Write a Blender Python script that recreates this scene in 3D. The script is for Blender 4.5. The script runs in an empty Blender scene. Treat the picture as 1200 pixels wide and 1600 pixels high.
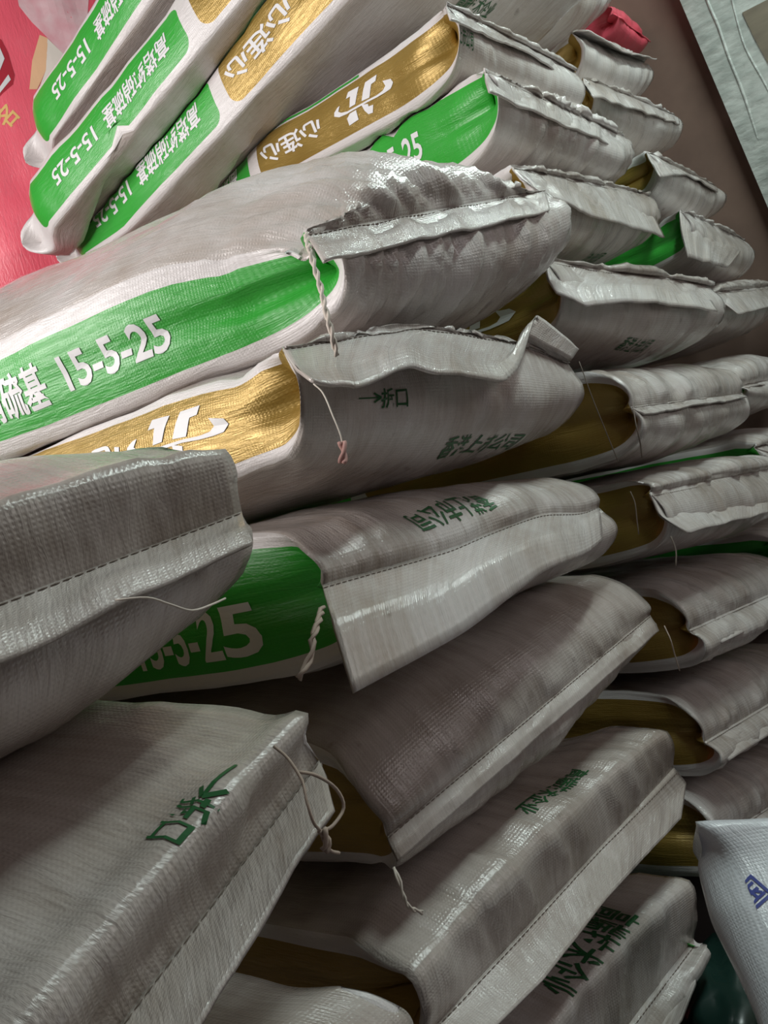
import bpy, bmesh, math, random
import numpy as np
from mathutils import Vector, Matrix
from mathutils.bvhtree import BVHTree

C = bpy.context.scene.collection
SC = bpy.context.scene
H = 0.78                                   # camera height above the floor

# ------------------------------------------------------------------ camera
F = 1100.0
Xc = np.array([.685, -.249, .685]); Xc /= np.linalg.norm(Xc)
Yc = np.array([-.679, .120, .723]); Yc -= Xc * (Xc @ Yc); Yc /= np.linalg.norm(Yc)
Zc = np.cross(Xc, Yc)
MW = np.array([Xc, Yc, Zc])                # camera (right, down, forward) -> world
CAM = np.array([0., 0., H])
cd = bpy.data.cameras.new('camera'); cam = bpy.data.objects.new('camera', cd); C.objects.link(cam)
r_, d_, f_ = MW[:, 0], MW[:, 1], MW[:, 2]
cam.matrix_world = Matrix(((r_[0], -d_[0], -f_[0], 0), (r_[1], -d_[1], -f_[1], 0), (r_[2], -d_[2], -f_[2], H), (0, 0, 0, 1)))
cd.sensor_fit = 'VERTICAL'; cd.sensor_height = 36; cd.lens = 36 * F / 1600; cd.clip_start = .02
SC.camera = cam

# ------------------------------------------------------------------ light
w = bpy.data.worlds.new('world'); SC.world = w; w.use_nodes = True
w.node_tree.nodes['Background'].inputs[0].default_value = (1., .80, .79, 1)
w.node_tree.nodes['Background'].inputs[1].default_value = .05
def area(name, loc, to, size, power, col, sy=None):
    l = bpy.data.lights.new(name, 'AREA'); l.energy = power; l.color = col; l.size = size
    if sy: l.shape = 'RECTANGLE'; l.size_y = sy
    o = bpy.data.objects.new(name, l); C.objects.link(o); o.location = loc
    o.rotation_euler = (Vector(to) - Vector(loc)).to_track_quat('-Z', 'Y').to_euler()
    return o
area('doorway_light', (-1.35, 1.15, H + .85), (.9, .95, H + .4), 1.0, 50, (1, .96, .94), 1.4)
area('tube_lamp_light', (1.15, -.03, H + 1.25), (1.0, .42, H - .15), 1.25, 15, (.85, 1., .96), .06)
area('front_fill_light', (1.5, -1.5, H + .85), (.9, .45, H - .1), .8, 5, (1, .92, .90), .8)  # soft fill added to brighten the front sack ends, not an actual window
SC.view_settings.view_transform = 'Standard'; SC.view_settings.look = 'None'
SC.view_settings.gamma = 1; SC.view_settings.exposure = 0; SC.view_settings.use_curve_mapping = False

# ------------------------------------------------------------------ helpers
def ray(px, py): return MW @ np.array([(px - 600) / F, (py - 800) / F, 1.])
def at_y(px, py, Y):
    r = ray(px, py); return r * Y / r[1] + CAM
def at_d(px, py, d): return ray(px, py) * d + CAM

def nn(v): return v / np.linalg.norm(v)
def smooth(a, b, x):
    t = np.clip((x - a) / (b - a), 0, 1); return t * t * (3 - 2 * t)
_h = np.random.RandomState(7).rand(4096)
def vnoise(p):
    p = np.asarray(p, float); i = np.floor(p).astype(np.int64); f = p - i; f = f * f * (3 - 2 * f)
    def hsh(a, b, c): return _h[(a * 73 + b * 1571 + c * 3911 + ((a * 31) ^ (b * 17) ^ (c * 57))) & 4095]
    r = 0
    for a in (0, 1):
        for b in (0, 1):
            for c in (0, 1):
                wgt = (f[..., 0] if a else 1 - f[..., 0]) * (f[..., 1] if b else 1 - f[..., 1]) * (f[..., 2] if c else 1 - f[..., 2])
                r = r + wgt * hsh(i[..., 0] + a, i[..., 1] + b, i[..., 2] + c)
    return r * 2 - 1
def xyz(a, b, c): return np.stack(np.broadcast_arrays(np.asarray(a, float), np.asarray(b, float), np.asarray(c, float)), -1)
def bez(P, u):
    u = u[:, None]; P = np.asarray(P, float)
    return P[0] * (1 - u) ** 3 + 3 * P[1] * u * (1 - u) ** 2 + 3 * P[2] * u * u * (1 - u) + P[3] * u ** 3

def link_mesh(name, verts, faces, mats, parent=None, smooth_sh=True, uv=None, midx=None):
    me = bpy.data.meshes.new(name); me.from_pydata([tuple(v) for v in verts], [], [tuple(int(i) for i in f) for f in faces])
    for m in (mats if isinstance(mats, (list, tuple)) else [mats]): me.materials.append(m)
    if smooth_sh: me.polygons.foreach_set('use_smooth', [True] * len(me.polygons))
    if midx is not None: me.polygons.foreach_set('material_index', np.asarray(midx, np.int32))
    if uv is not None:
        l = me.uv_layers.new(name='UVMap'); li = np.empty(len(me.loops), np.int32); me.loops.foreach_get('vertex_index', li)
        l.data.foreach_set('uv', np.asarray(uv, np.float32)[li].ravel())
    me.update()
    o = bpy.data.objects.new(name, me); C.objects.link(o)
    if parent is not None: o.parent = parent
    return o
def tag(o, label=None, cat=None, group=None, kind=None):
    for k, v in (('label', label), ('category', cat), ('group', group), ('kind', kind)):
        if v: o[k] = v
    return o

# ------------------------------------------------------------------ materials
def nodes(name):
    m = bpy.data.materials.new(name); m.use_nodes = True; nt = m.node_tree
    b = nt.nodes['Principled BSDF']
    def N(t, **k):
        n = nt.nodes.new(t)
        for a, v in k.items():
            if a.startswith('i_'): n.inputs[int(a[2:])].default_value = v
            else: setattr(n, a, v)
        return n
    return m, nt, b, N, nt.links.new
def math_(N, L, op, a, b=None):
    n = N('ShaderNodeMath', operation=op)
    for i, v in enumerate((a, b)):
        if v is None: continue
        if hasattr(v, 'links'): L(v, n.inputs[i])
        else: n.inputs[i].default_value = v
    return n.outputs[0]

def woven(name, clean, dirty, dirt=.5, rough=.30, weave=.5, panels=None, warm=0., metal_gold=True):
    """laminated woven plastic sacking; panels = 'green' | 'gold' prints the gusset from its UV in metres"""
    m, nt, b, N, L = nodes(name)
    uv = N('ShaderNodeUVMap'); tc = N('ShaderNodeTexCoord'); sep = N('ShaderNodeSeparateXYZ'); L(uv.outputs[0], sep.inputs[0])
    ns = N('ShaderNodeTexNoise'); ns.inputs['Scale'].default_value = 7; ns.inputs['Detail'].default_value = 9; ns.inputs['Roughness'].default_value = .62
    L(tc.outputs['Object'], ns.inputs['Vector'])
    st = N('ShaderNodeMapping'); st.inputs['Scale'].default_value = (6, 85, 1); L(uv.outputs[0], st.inputs[0])
    ns2 = N('ShaderNodeTexNoise'); ns2.inputs['Scale'].default_value = 1; ns2.inputs['Detail'].default_value = 9; ns2.inputs['Roughness'].default_value = .7; L(st.outputs[0], ns2.inputs['Vector'])
    add = math_(N, L, 'ADD', math_(N, L, 'MULTIPLY', ns.outputs['Fac'], .68), math_(N, L, 'MULTIPLY', ns2.outputs['Fac'], .32))
    cr = N('ShaderNodeValToRGB'); cr.color_ramp.elements[0].position = .66 - .25 * dirt; cr.color_ramp.elements[0].color = (0, 0, 0, 1)
    cr.color_ramp.elements[1].position = .74; cr.color_ramp.elements[1].color = (1, 1, 1, 1); L(add, cr.inputs[0])
    mx = N('ShaderNodeMix', data_type='RGBA'); mx.inputs[6].default_value = (*clean, 1); mx.inputs[7].default_value = (*dirty, 1)
    L(math_(N, L, 'MULTIPLY', cr.outputs[0], .3 + .7 * dirt), mx.inputs[0])
    # small dark smears
    ns3 = N('ShaderNodeTexNoise'); ns3.inputs['Scale'].default_value = 34; ns3.inputs['Detail'].default_value = 3; L(tc.outputs['Object'], ns3.inputs['Vector'])
    cr3 = N('ShaderNodeValToRGB'); cr3.color_ramp.elements[0].position = .70; cr3.color_ramp.elements[0].color = (0, 0, 0, 1); cr3.color_ramp.elements[1].position = .80
    L(ns3.outputs['Fac'], cr3.inputs[0])
    mx3 = N('ShaderNodeMix', data_type='RGBA'); L(mx.outputs[2], mx3.inputs[6]); mx3.inputs[7].default_value = (.10, .075, .045, 1)
    L(math_(N, L, 'MULTIPLY', cr3.outputs[0], .55 * dirt), mx3.inputs[0])
    # grime gathered along the sewn seam
    am = math_(N, L, 'MODULO', sep.outputs[0], 3.); gr = N('ShaderNodeMapRange'); L(am, gr.inputs[0]); gr.inputs[1].default_value = .045; gr.inputs[2].default_value = .0
    gn = N('ShaderNodeValToRGB'); gn.color_ramp.elements[0].position = .42; gn.color_ramp.elements[0].color = (0, 0, 0, 1); gn.color_ramp.elements[1].position = .62; L(add, gn.inputs[0])
    mx4 = N('ShaderNodeMix', data_type='RGBA'); L(mx3.outputs[2], mx4.inputs[6]); mx4.inputs[7].default_value = (.17, .13, .10, 1)
    L(math_(N, L, 'MULTIPLY', math_(N, L, 'MULTIPLY', gr.outputs[0], gn.outputs[0]), .75 * dirt), mx4.inputs[0])
    col = mx4.outputs[2]
    met = None
    if panels:
        def rrect(u0, u1, hw, r):
            cu, hu = (u0 + u1) / 2, (u1 - u0) / 2
            dx = math_(N, L, 'MAXIMUM', math_(N, L, 'SUBTRACT', math_(N, L, 'ABSOLUTE', math_(N, L, 'SUBTRACT', sep.outputs[0], cu)), hu - r), 0)
            dy = math_(N, L, 'MAXIMUM', math_(N, L, 'SUBTRACT', math_(N, L, 'ABSOLUTE', sep.outputs[1]), hw - r), 0)
            d = math_(N, L, 'SQRT', math_(N, L, 'ADD', math_(N, L, 'MULTIPLY', dx, dx), math_(N, L, 'MULTIPLY', dy, dy)))
            return math_(N, L, 'LESS_THAN', d, r)
        if panels == 'green': g = rrect(-.03, .52, .047, .012); y = rrect(.55, 1.1, .047, .022)
        else: y = rrect(-.03, .45, .047, .022); g = rrect(.48, .955, .047, .0225)
        a = N('ShaderNodeMix', data_type='RGBA'); L(g, a.inputs[0]); L(col, a.inputs[6]); a.inputs[7].default_value = (.040, .40, .045, 1)
        c2 = N('ShaderNodeMix', data_type='RGBA'); L(y, c2.inputs[0]); L(a.outputs[2], c2.inputs[6]); c2.inputs[7].default_value = (.37, .24, .055, 1)
        col = c2.outputs[2]; met = y
    L(col, b.inputs['Base Color'])
    if met is not None: L(math_(N, L, 'MULTIPLY', met, .4), b.inputs['Metallic'])
    b.inputs['Roughness'].default_value = rough
    b.inputs['Specular IOR Level'].default_value = .6
    b.inputs['Coat Weight'].default_value = .12 if panels else .65; b.inputs['Coat Roughness'].default_value = .12
    # weave + film wrinkles
    wv = []
    for rot in (0, math.pi / 2):
        mp = N('ShaderNodeMapping'); mp.inputs['Rotation'].default_value = (0, 0, rot); L(uv.outputs[0], mp.inputs[0])
        wt = N('ShaderNodeTexWave'); wt.inputs['Scale'].default_value = 100; wt.inputs['Distortion'].default_value = .4; L(mp.outputs[0], wt.inputs['Vector']); wv.append(wt.outputs['Fac'])
    hm = math_(N, L, 'MULTIPLY', math_(N, L, 'MULTIPLY', wv[0], wv[1]), weave * .55)
    wr = N('ShaderNodeTexNoise'); wr.inputs['Scale'].default_value = 95; wr.inputs['Detail'].default_value = 9; wr.inputs['Roughness'].default_value = .62; wr.inputs['Distortion'].default_value = .6
    ms = N('ShaderNodeMapping'); ms.inputs['Scale'].default_value = (.35, 1.5, 1); L(uv.outputs[0], ms.inputs[0]); L(ms.outputs[0], wr.inputs['Vector'])
    hh = math_(N, L, 'ADD', hm, math_(N, L, 'MULTIPLY', wr.outputs['Fac'], 2.3))
    bp = N('ShaderNodeBump'); bp.inputs['Distance'].default_value = .0011; bp.inputs['Strength'].default_value = .6; L(hh, bp.inputs['Height'])
    L(bp.outputs[0], b.inputs['Normal']); L(bp.outputs[0], b.inputs['Coat Normal'])
    return m
def plain(name, col, rough=.6, metal=0., noise=None, scale=20, bump=0, stretch=None, spec=.5):
    m, nt, b, N, L = nodes(name)
    b.inputs['Base Color'].default_value = (*col, 1); b.inputs['Roughness'].default_value = rough; b.inputs['Metallic'].default_value = metal
    b.inputs['Specular IOR Level'].default_value = spec
    if noise:
        tc = N('ShaderNodeTexCoord'); ns = N('ShaderNodeTexNoise'); ns.inputs['Scale'].default_value = scale; ns.inputs['Detail'].default_value = 8
        mp = N('ShaderNodeMapping'); L(tc.outputs['Object'], mp.inputs[0]); L(mp.outputs[0], ns.inputs['Vector'])
        if stretch: mp.inputs['Scale'].default_value = stretch
        mx = N('ShaderNodeMix', data_type='RGBA'); mx.inputs[6].default_value = (*col, 1); mx.inputs[7].default_value = (*noise, 1)
        cr = N('ShaderNodeValToRGB'); cr.color_ramp.elements[0].position = .35; cr.color_ramp.elements[1].position = .68; L(ns.outputs['Fac'], cr.inputs[0])
        L(cr.outputs[0], mx.inputs[0]); L(mx.outputs[2], b.inputs['Base Color'])
        if bump:
            bp = N('ShaderNodeBump'); bp.inputs['Distance'].default_value = bump; L(ns.outputs['Fac'], bp.inputs['Height']); L(bp.outputs[0], b.inputs['Normal'])
    return m
WHITE, GREY = (.74, .70, .69), (.40, .335, .29)
M_END = woven('woven_white_sacking', (.68, .64, .62), (.34, .255, .19), 1., .16)
M_ENDD = woven('dusty_white_sacking', (.58, .525, .49), (.26, .20, .15), 1., .18)
M_GREEN = woven('gusset_print_green_first', WHITE, GREY, .15, .30, .35, 'green')
M_GOLD = woven('gusset_print_gold_first', WHITE, GREY, .15, .30, .35, 'gold')
M_RED = woven('red_sacking', (.95, .12, .18), (.90, .20, .25), .3, .5, .3)
M_BLUEW = woven('clean_white_sacking', (.78, .80, .84), (.6, .6, .62), .1, .24, .6)
M_PW = plain('white_print', (.80, .79, .80), .4)
M_PG = plain('green_print', (.020, .115, .035), .4)
M_PGL = plain('green_stripe_print', (.030, .30, .035), .4)
M_PB = plain('blue_print', (.03, .05, .30), .4)
M_PY = plain('yellow_print', (.85, .55, .20), .5)
M_PR = plain('dark_red_print', (.45, .02, .04), .5)
M_PP = plain('pink_print', (.82, .42, .47), .5, noise=(.90, .68, .70), scale=18)
M_PC = plain('cream_print', (.88, .80, .72), .5)
M_THR = plain('cotton_thread', (.42, .33, .27), .85)
M_THW = plain('pale_thread', (.62, .55, .48), .85)
M_SEAM = plain('soiled_stitching', (.17, .135, .11), .85)

# ------------------------------------------------------------------ sacks
SACKS = []
class Sack: pass

def sack(name, L, R, YL=.44, YR=.44, zt=.06, zb=-.09, back=None, length=1.0, kind='gold', yf=.14, p_top=None, p_bot=None,
         seam=None, W=None, flap=None, flap_skew=(0, 0), crown=.026, bulge=.012, crease=.02, lump=.006, wr=.0042, seed=None, G=.12, Gf=.165, level=None, wfall=.09, ear=.13, eyw=None, chaikin=2, crinkle=.6, slant=None, hump=0., uoff=0., dfl=.6,
         res=1.0, dusty=False, pitch=0., label=None, group=None, up=None, xshift=0, stitch=.0, ends=None, Lw=None, Rw=None, nofold=1., hide_flap=False, rear=.14, yaw=0.):
    s = Sack(); s.name = name; s.label = label; s.group = group; s.kind = kind; s.dusty = dusty; s.G = G; s.uoff = uoff; s.stitch = stitch
    s.seed = seed if seed is not None else len(SACKS) * 13.7
    A = np.array(Lw) if Lw is not None else at_y(L[0], L[1], YL)
    B = np.array(Rw) if Rw is not None else at_y(R[0], R[1], YR)
    ex = nn(B - A)
    if W: # partial seam seen: the sack is W wide, its right end at R (or left end at L if W<0)
        if W > 0: A = B - ex * W
        else: B = A - ex * W
    W = np.linalg.norm(B - A); O = (A + B) / 2
    if eyw is not None: ey = nn(np.array(eyw, float))
    elif back is not None:
        px, py, ln = back
        r = ray(px, py); # point on the ray at distance ln from A + middle of gusset
        gm = A + np.array([0, 0, (np.mean(zt) + np.mean(zb)) / 2])
        rc = gm - CAM; a = r @ r; b = -2 * r @ rc; c = rc @ rc - ln * ln; D = b * b - 4 * a * c
        t = (-b + math.sqrt(max(D, 0))) / (2 * a)
        ey = nn(CAM + r * t - gm)
    else:
        ey = nn(np.cross([0, 0, 1.], ex)); cy, sy_ = math.cos(math.radians(-yaw)), math.sin(math.radians(-yaw))
        ey = nn(np.array([ey[0] * cy - ey[1] * sy_, ey[0] * sy_ + ey[1] * cy, pitch]))
    ez = nn(np.cross(ex, ey))
    s.A, s.B, s.W, s.O, s.ex, s.ey, s.ez = A, B, W, O, ex, ey, ez
    ztL, ztR = (zt if isinstance(zt, tuple) else (zt, zt)); zbL, zbR = (zb if isinstance(zb, tuple) else (zb, zb))
    nf, nm, nr = int(34 * res), int(30 * res), int(12 * res)
    nx, ng = int(58 * res), max(8, int(22 * res))
    u = np.linspace(0, 1, nf); um = np.linspace(0, 1, nm + 1)[1:]; ur = np.linspace(0, 1, nr + 1)[1:]
    xs = np.linspace(-1, 1, nx)
    fx = (xs + 1) / 2
    # seam offset along x, from pixels
    sy, sz = np.zeros(nx), np.zeros(nx)
    if seam:
        kx, ky, kz = [0.], [0.], [0.]
        for px, py, yo in seam:
            p = s_plane(s, px, py, yo); kx.append((p[0] + W / 2) / W); ky.append(p[1]); kz.append(p[2])
        kx.append(1.); ky.append(0.); kz.append(0.)
        sy = np.interp(fx, kx, ky); sz = np.interp(fx, kx, kz)
        k = np.ones(5) / 5
        for _ in range(2):
            sy = np.convolve(np.pad(sy, 2, 'edge'), k, 'valid'); sz = np.convolve(np.pad(sz, 2, 'edge'), k, 'valid')
    s.sy, s.sz, s.fx = sy, sz, fx
    pt = p_top or ((-.012, .45), (.0, 1.0)); pb = p_bot or ((-.03, .35), (-.035, 1.0))
    def sheet(zl, zr, pp, sign):
        P = np.zeros((nf + nm + nr, nx, 2))
        for j in range(nx):
            z = zl + (zr - zl) * fx[j]
            if len(pp) > 2:
                k = np.array([(0, 0)] + [(a, b * z) for a, b in pp] + [(yf, z)], float)
                for _ in range(chaikin):
                    m = np.empty((2 * len(k) - 2, 2)); m[0::2] = .82 * k[:-1] + .18 * k[1:]; m[1::2] = .18 * k[:-1] + .82 * k[1:]; k = np.concatenate([k[:1], m, k[-1:]])
                ar = np.concatenate([[0], np.cumsum(np.linalg.norm(np.diff(k, axis=0), axis=1))]); uu = (.35 * u + .65 * u * u) * ar[-1] if False else u * ar[-1]
                q = np.column_stack([np.interp(uu, ar, k[:, 0]), np.interp(uu, ar, k[:, 1])])
            else: q = bez([(0, 0), (pp[0][0], pp[0][1] * z), (pp[1][0], pp[1][1] * z), (yf, z)], u)
            P[:nf, j] = q + np.outer((1 - smooth(0, 1, u)) if True else 0, [sy[j], sz[j]])
            ym = yf + (length - yf - rear) * um
            P[nf:nf + nm, j, 0] = ym; P[nf:nf + nm, j, 1] = z
            zm = (np.mean(zt) + np.mean(zb)) / 2
            q = bez([(length - rear, z), (length - rear * .3, z), (length, zm + (z - zm) * .45), (length, zm)], ur)
            P[nf + nm:, j] = q
        return P
    T_, B_ = sheet(ztL, ztR, pt, 1), sheet(zbL, zbR, pb, -1)
    hgt = np.linalg.norm(T_ - B_, axis=2); hf = hgt[nf + nm // 2].max()
    Fu = np.clip(hgt.max(axis=1) / hf, 0, 1)
    yfl = np.concatenate([yf * u, np.full(nm + nr, 9.)])
    full = smooth(.35, 1., Fu)
    # rounded plan corners at the rear end only
    nt = nf + nm + nr
    tl = np.concatenate([[0], np.cumsum(np.linalg.norm(np.diff((T_[:, nx // 2] + B_[:, nx // 2]) / 2, axis=0), axis=1))])
    tl = np.maximum(tl, np.concatenate([u * yf, yf + (length - yf - rear) * um, length - rear + rear * ur]))
    full = full * np.where(tl < length * .5, smooth(.02, ear, tl), 1)
    T_[:, :, 1] += (hump * smooth(.03, .22, tl) * (1 - smooth(length - .25, length, tl)))[:, None]
    crT, crB = crown if isinstance(crown, tuple) else (crown, crown)
    dome = np.abs(xs) ** 2.4
    dm_ = np.maximum(full, dfl * smooth(0, .07, tl)); T_[:, :, 1] -= crT * dome * dm_[:, None]; B_[:, :, 1] += crB * dome * dm_[:, None]
    g = np.linspace(0, 1, ng + 2)[1:-1]
    cols, reg, su = [], [], []
    def lp(P, j): return P[:, j]
    X = xs * W / 2
    loc = []
    rcut = smooth(.0, 1., np.clip(1 - (length - np.minimum(tl, length)) / .10, 0, 1)) * .05 + .028 * full  # rear end draws in
    for j in range(nx): loc.append(np.column_stack([X[j] * (1 - rcut / (W / 2)), T_[:, j]]))
    def guss(jx, side):
        out = []
        a, b = T_[:, jx], B_[:, jx]
        hh = np.linalg.norm(a - b, axis=1)
        ins = np.sqrt(np.maximum(0, (Gf / 2) ** 2 - (hh / 2) ** 2)) * .85 * nofold * smooth(.004, .05, hh)
        for gg in g:
            c = a + (b - a) * gg; tri = 1 - abs(2 * gg - 1)
            off = full * bulge * math.sin(math.pi * gg) ** .7 - (1 - full) * np.minimum(ins, .05) * tri
            c = c.copy(); c[:, 0] += tri * np.clip(hh / .02, 0, 1) * np.maximum(0, .02 - c[:, 0]) * (1 - full) * (tl < .4)
            off -= crease * np.exp(-tl / .10) * max(0, 1 - abs(2 * gg - 1) * 3.2) * full
            out.append(np.column_stack([side * (W / 2 * np.ones(nt) - rcut + off), c]))
        return out
    loc += guss(nx - 1, 1)
    for j in range(nx - 1, -1, -1): loc.append(np.column_stack([X[j] * (1 - rcut / (W / 2)), B_[:, j]]))
    loc += guss(0, -1)[::-1]
    loc = np.stack(loc, 1)                                              # nt, ns, 3 (local)
    if level is not None:
        loc[..., 2] -= (np.maximum(tl - level, 0) - .5 * np.maximum(0, .1 - np.abs(tl - level)) * 0)[:, None] * ey[2]
    V = O + loc[..., 0:1] * ex + loc[..., 1:2] * ey + loc[..., 2:3] * ez
    s.nt, s.ns, s.nx, s.ng, s.nf = nt, loc.shape[1], nx, ng, nf
    s.tl = tl; s.X = X; s.g = g
    arcT = np.concatenate([[0], np.cumsum(np.linalg.norm(np.diff(T_[:, nx // 2], axis=0), axis=1))]); arcB = np.concatenate([[0], np.cumsum(np.linalg.norm(np.diff(B_[:, nx // 2], axis=0), axis=1))])
    s.arcT, s.arcB = arcT, arcB
    s.V = V; s.loc = loc
    Nn = normals(V)
    # lumps, creases gathered at the seam
    q = V * 7 + s.seed
    dsp = lump * vnoise(q) + lump * .5 * vnoise(q * 2.3 + 11)
    edge = np.concatenate([np.abs(X) * 0 + X, np.full(ng, W / 2), X[::-1], np.full(ng, -W / 2)])
    t2 = tl[:, None]; hh_ = hgt[:, [nx // 2]]
    gm_ = np.zeros(loc.shape[1], bool); gm_[nx:nx + ng] = True; gm_[2 * nx + ng:] = True
    bot_ = np.zeros(loc.shape[1], bool); bot_[nx + ng:2 * nx + ng] = True
    far = np.clip(hh_ / .07, 0, 1)
    slant = s.seed % 2.6 - 1.3 if slant is None else slant
    rid = 1 - np.abs(vnoise(xyz(edge[None, :] * 46 + s.seed + t2 * 26 * slant, t2 * 2.2, s.seed))) * 2.2
    rid2 = 1 - np.abs(vnoise(xyz(edge[None, :] * 19 + s.seed * 2 + t2 * 12 * slant, t2 * 2.4 + 3, s.seed + 5))) * 2.2
    pl = (wr * rid + wr * 1.0 * rid2) * np.exp(-t2 / wfall) * np.clip(tl / .02, .12, 1)[:, None]
    pl = np.where(bot_[None, :], pl * (2 * far - 1), pl)
    cq = vnoise(V * 16 + s.seed + 5); crk = (1 - 2.4 * np.abs(cq)) * .0018 + (1 - 2.4 * np.abs(vnoise(V * 31 + s.seed + 2))) * .0010
    dsp = dsp + crk * crinkle
    dsp = dsp * far + np.where(gm_[None, :], pl * .3 * far, pl)
    dsp = dsp * np.where(gm_[None, :], np.clip((tl[:, None] - .03) / .06, 0, 1), 1)
    s.V = V + Nn * dsp[..., None]
    s.flap, s.flap_skew, s.ends, s.hide_flap = flap, flap_skew, ends, hide_flap
    SACKS.append(s)
    return s
def s_plane(s, px, py, yo):
    """local (x,y,z) of the point seen at a pixel on the sack's own upright plane at local depth yo"""
    n = np.cross(s.ex, s.ez); p0 = s.O + s.ey * yo; r = ray(px, py)
    t = ((p0 - CAM) @ n) / (r @ n); d = CAM + r * t - s.O
    Mi = np.linalg.inv(np.column_stack([s.ex, s.ey, s.ez])); return Mi @ d
def normals(V):
    du = np.gradient(V, axis=0); Vp = np.concatenate([V[:, -1:], V, V[:, :1]], 1); dv = (Vp[:, 2:] - Vp[:, :-2]) / 2
    n = np.cross(dv, du); l = np.linalg.norm(n, axis=2, keepdims=True); n = n / np.maximum(l, 1e-9)
    n[0] = n[1]; n[-1] = n[-2]
    return n
def grid_faces(nt, ns, wrap=True):
    i = np.arange(nt - 1)[:, None]; j = np.arange(ns if wrap else ns - 1)[None, :]; j2 = (j + 1) % ns
    f = np.stack(np.broadcast_arrays(i * ns + j, i * ns + j2, (i + 1) * ns + j2, (i + 1) * ns + j), -1)
    return f.reshape(-1, 4)[:, ::-1]

def surf(s, region, a, b):
    """point and normal on a sack: gusset (t, height from midline) or top/bottom sheet (x, arc from seam)"""
    a, b = np.asarray(a, float), np.asarray(b, float)
    if region in ('left', 'right'):
        r = np.interp(a, s.tl, np.arange(s.nt)); gg = np.clip(.5 - b / s.G, 0, 1)
        k = np.interp(gg, np.concatenate([[0], s.g, [1]]), np.arange(s.ng + 2))
        if region == 'right': c = s.nx - 1 + k
        else: c = 2 * s.nx + 2 * s.ng - k
    elif region == 'top':
        r = np.interp(b, s.arcT, np.arange(s.nt)); c = np.interp(a, s.X, np.arange(s.nx))
    else:
        r = np.interp(b, s.arcB, np.arange(s.nt)); c = np.interp(-a, s.X, np.arange(s.nx)) + s.nx + s.ng
    r0 = np.clip(np.floor(r).astype(int), 0, s.nt - 2); fr = (r - r0)[:, None]
    c0 = np.floor(c).astype(int); fc = (c - c0)[:, None]; c0, c1 = c0 % s.ns, (c0 + 1) % s.ns
    def bl(A): return (A[r0, c0] * (1 - fr) + A[r0 + 1, c0] * fr) * (1 - fc) + (A[r0, c1] * (1 - fr) + A[r0 + 1, c1] * fr) * fc
    return bl(s.V), bl(s.N)

_txt = {}
def text_mesh(txt, bold=0.02):
    k = (txt, bold)
    if k not in _txt:
        c = bpy.data.curves.new('t', 'FONT'); c.body = txt; c.size = 1; c.offset = bold; c.resolution_u = 3
        o = bpy.data.objects.new('t', c); C.objects.link(o); dg = bpy.context.evaluated_depsgraph_get(); dg.update()
        me = bpy.data.meshes.new_from_object(o.evaluated_get(dg)); bpy.data.objects.remove(o)
        _txt[k] = me
    return _txt[k]
def decal(s, region, shape, ca, cb, w, h, da=1, db=1, mat=None, name='printed_text', rot=0, shear=0, off=.0008, step=.006, label=None):
    """print text, or a list of polygons, on a sack; w x h metres; centre (ca, cb); da/db flip the axes"""
    bm = bmesh.new()
    if isinstance(shape, str):
        bm.from_mesh(text_mesh(shape, .02 if shape[0].isdigit() else 0.012 if mat in (None, M_PG, M_PB) else .022))
        for v in bm.verts: v.co.x += shear * v.co.y
    else:
        for poly in shape:
            vs = [bm.verts.new((p[0], p[1], 0)) for p in poly]
            bm.faces.new(vs)
        bmesh.ops.triangulate(bm, faces=bm.faces[:])
    co = np.array([v.co for v in bm.verts]); lo, hi = co.min(0), co.max(0)
    sx, sy = w / (hi[0] - lo[0]), h / max(1e-9, hi[1] - lo[1])
    for v in bm.verts: v.co = Vector(((v.co.x - (lo[0] + hi[0]) / 2) * sx, (v.co.y - (lo[1] + hi[1]) / 2) * sy, 0))
    for ax, ext in ((0, w), (1, h)):
        n = int(ext / step)
        for i in range(1, n + 1):
            p = [0, 0, 0]; p[ax] = -ext / 2 + i * ext / (n + 1); nrm = [0, 0, 0]; nrm[ax] = 1
            bmesh.ops.bisect_plane(bm, geom=bm.verts[:] + bm.edges[:] + bm.faces[:], plane_co=p, plane_no=nrm)
    co = np.array([v.co for v in bm.verts]); cr, sr = math.cos(rot), math.sin(rot)
    x, y = co[:, 0] * cr - co[:, 1] * sr, co[:, 0] * sr + co[:, 1] * cr
    P, Nm = surf(s, region, ca + da * x, cb + db * y)
    bm.verts.index_update(); fs = [[v.index for v in f.verts] for f in bm.faces]; bm.free()
    o = link_mesh(name, P + Nm * off, fs, mat or M_PG, s.obj, smooth_sh=False)
    if label: o['label'] = label
    return o

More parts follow.
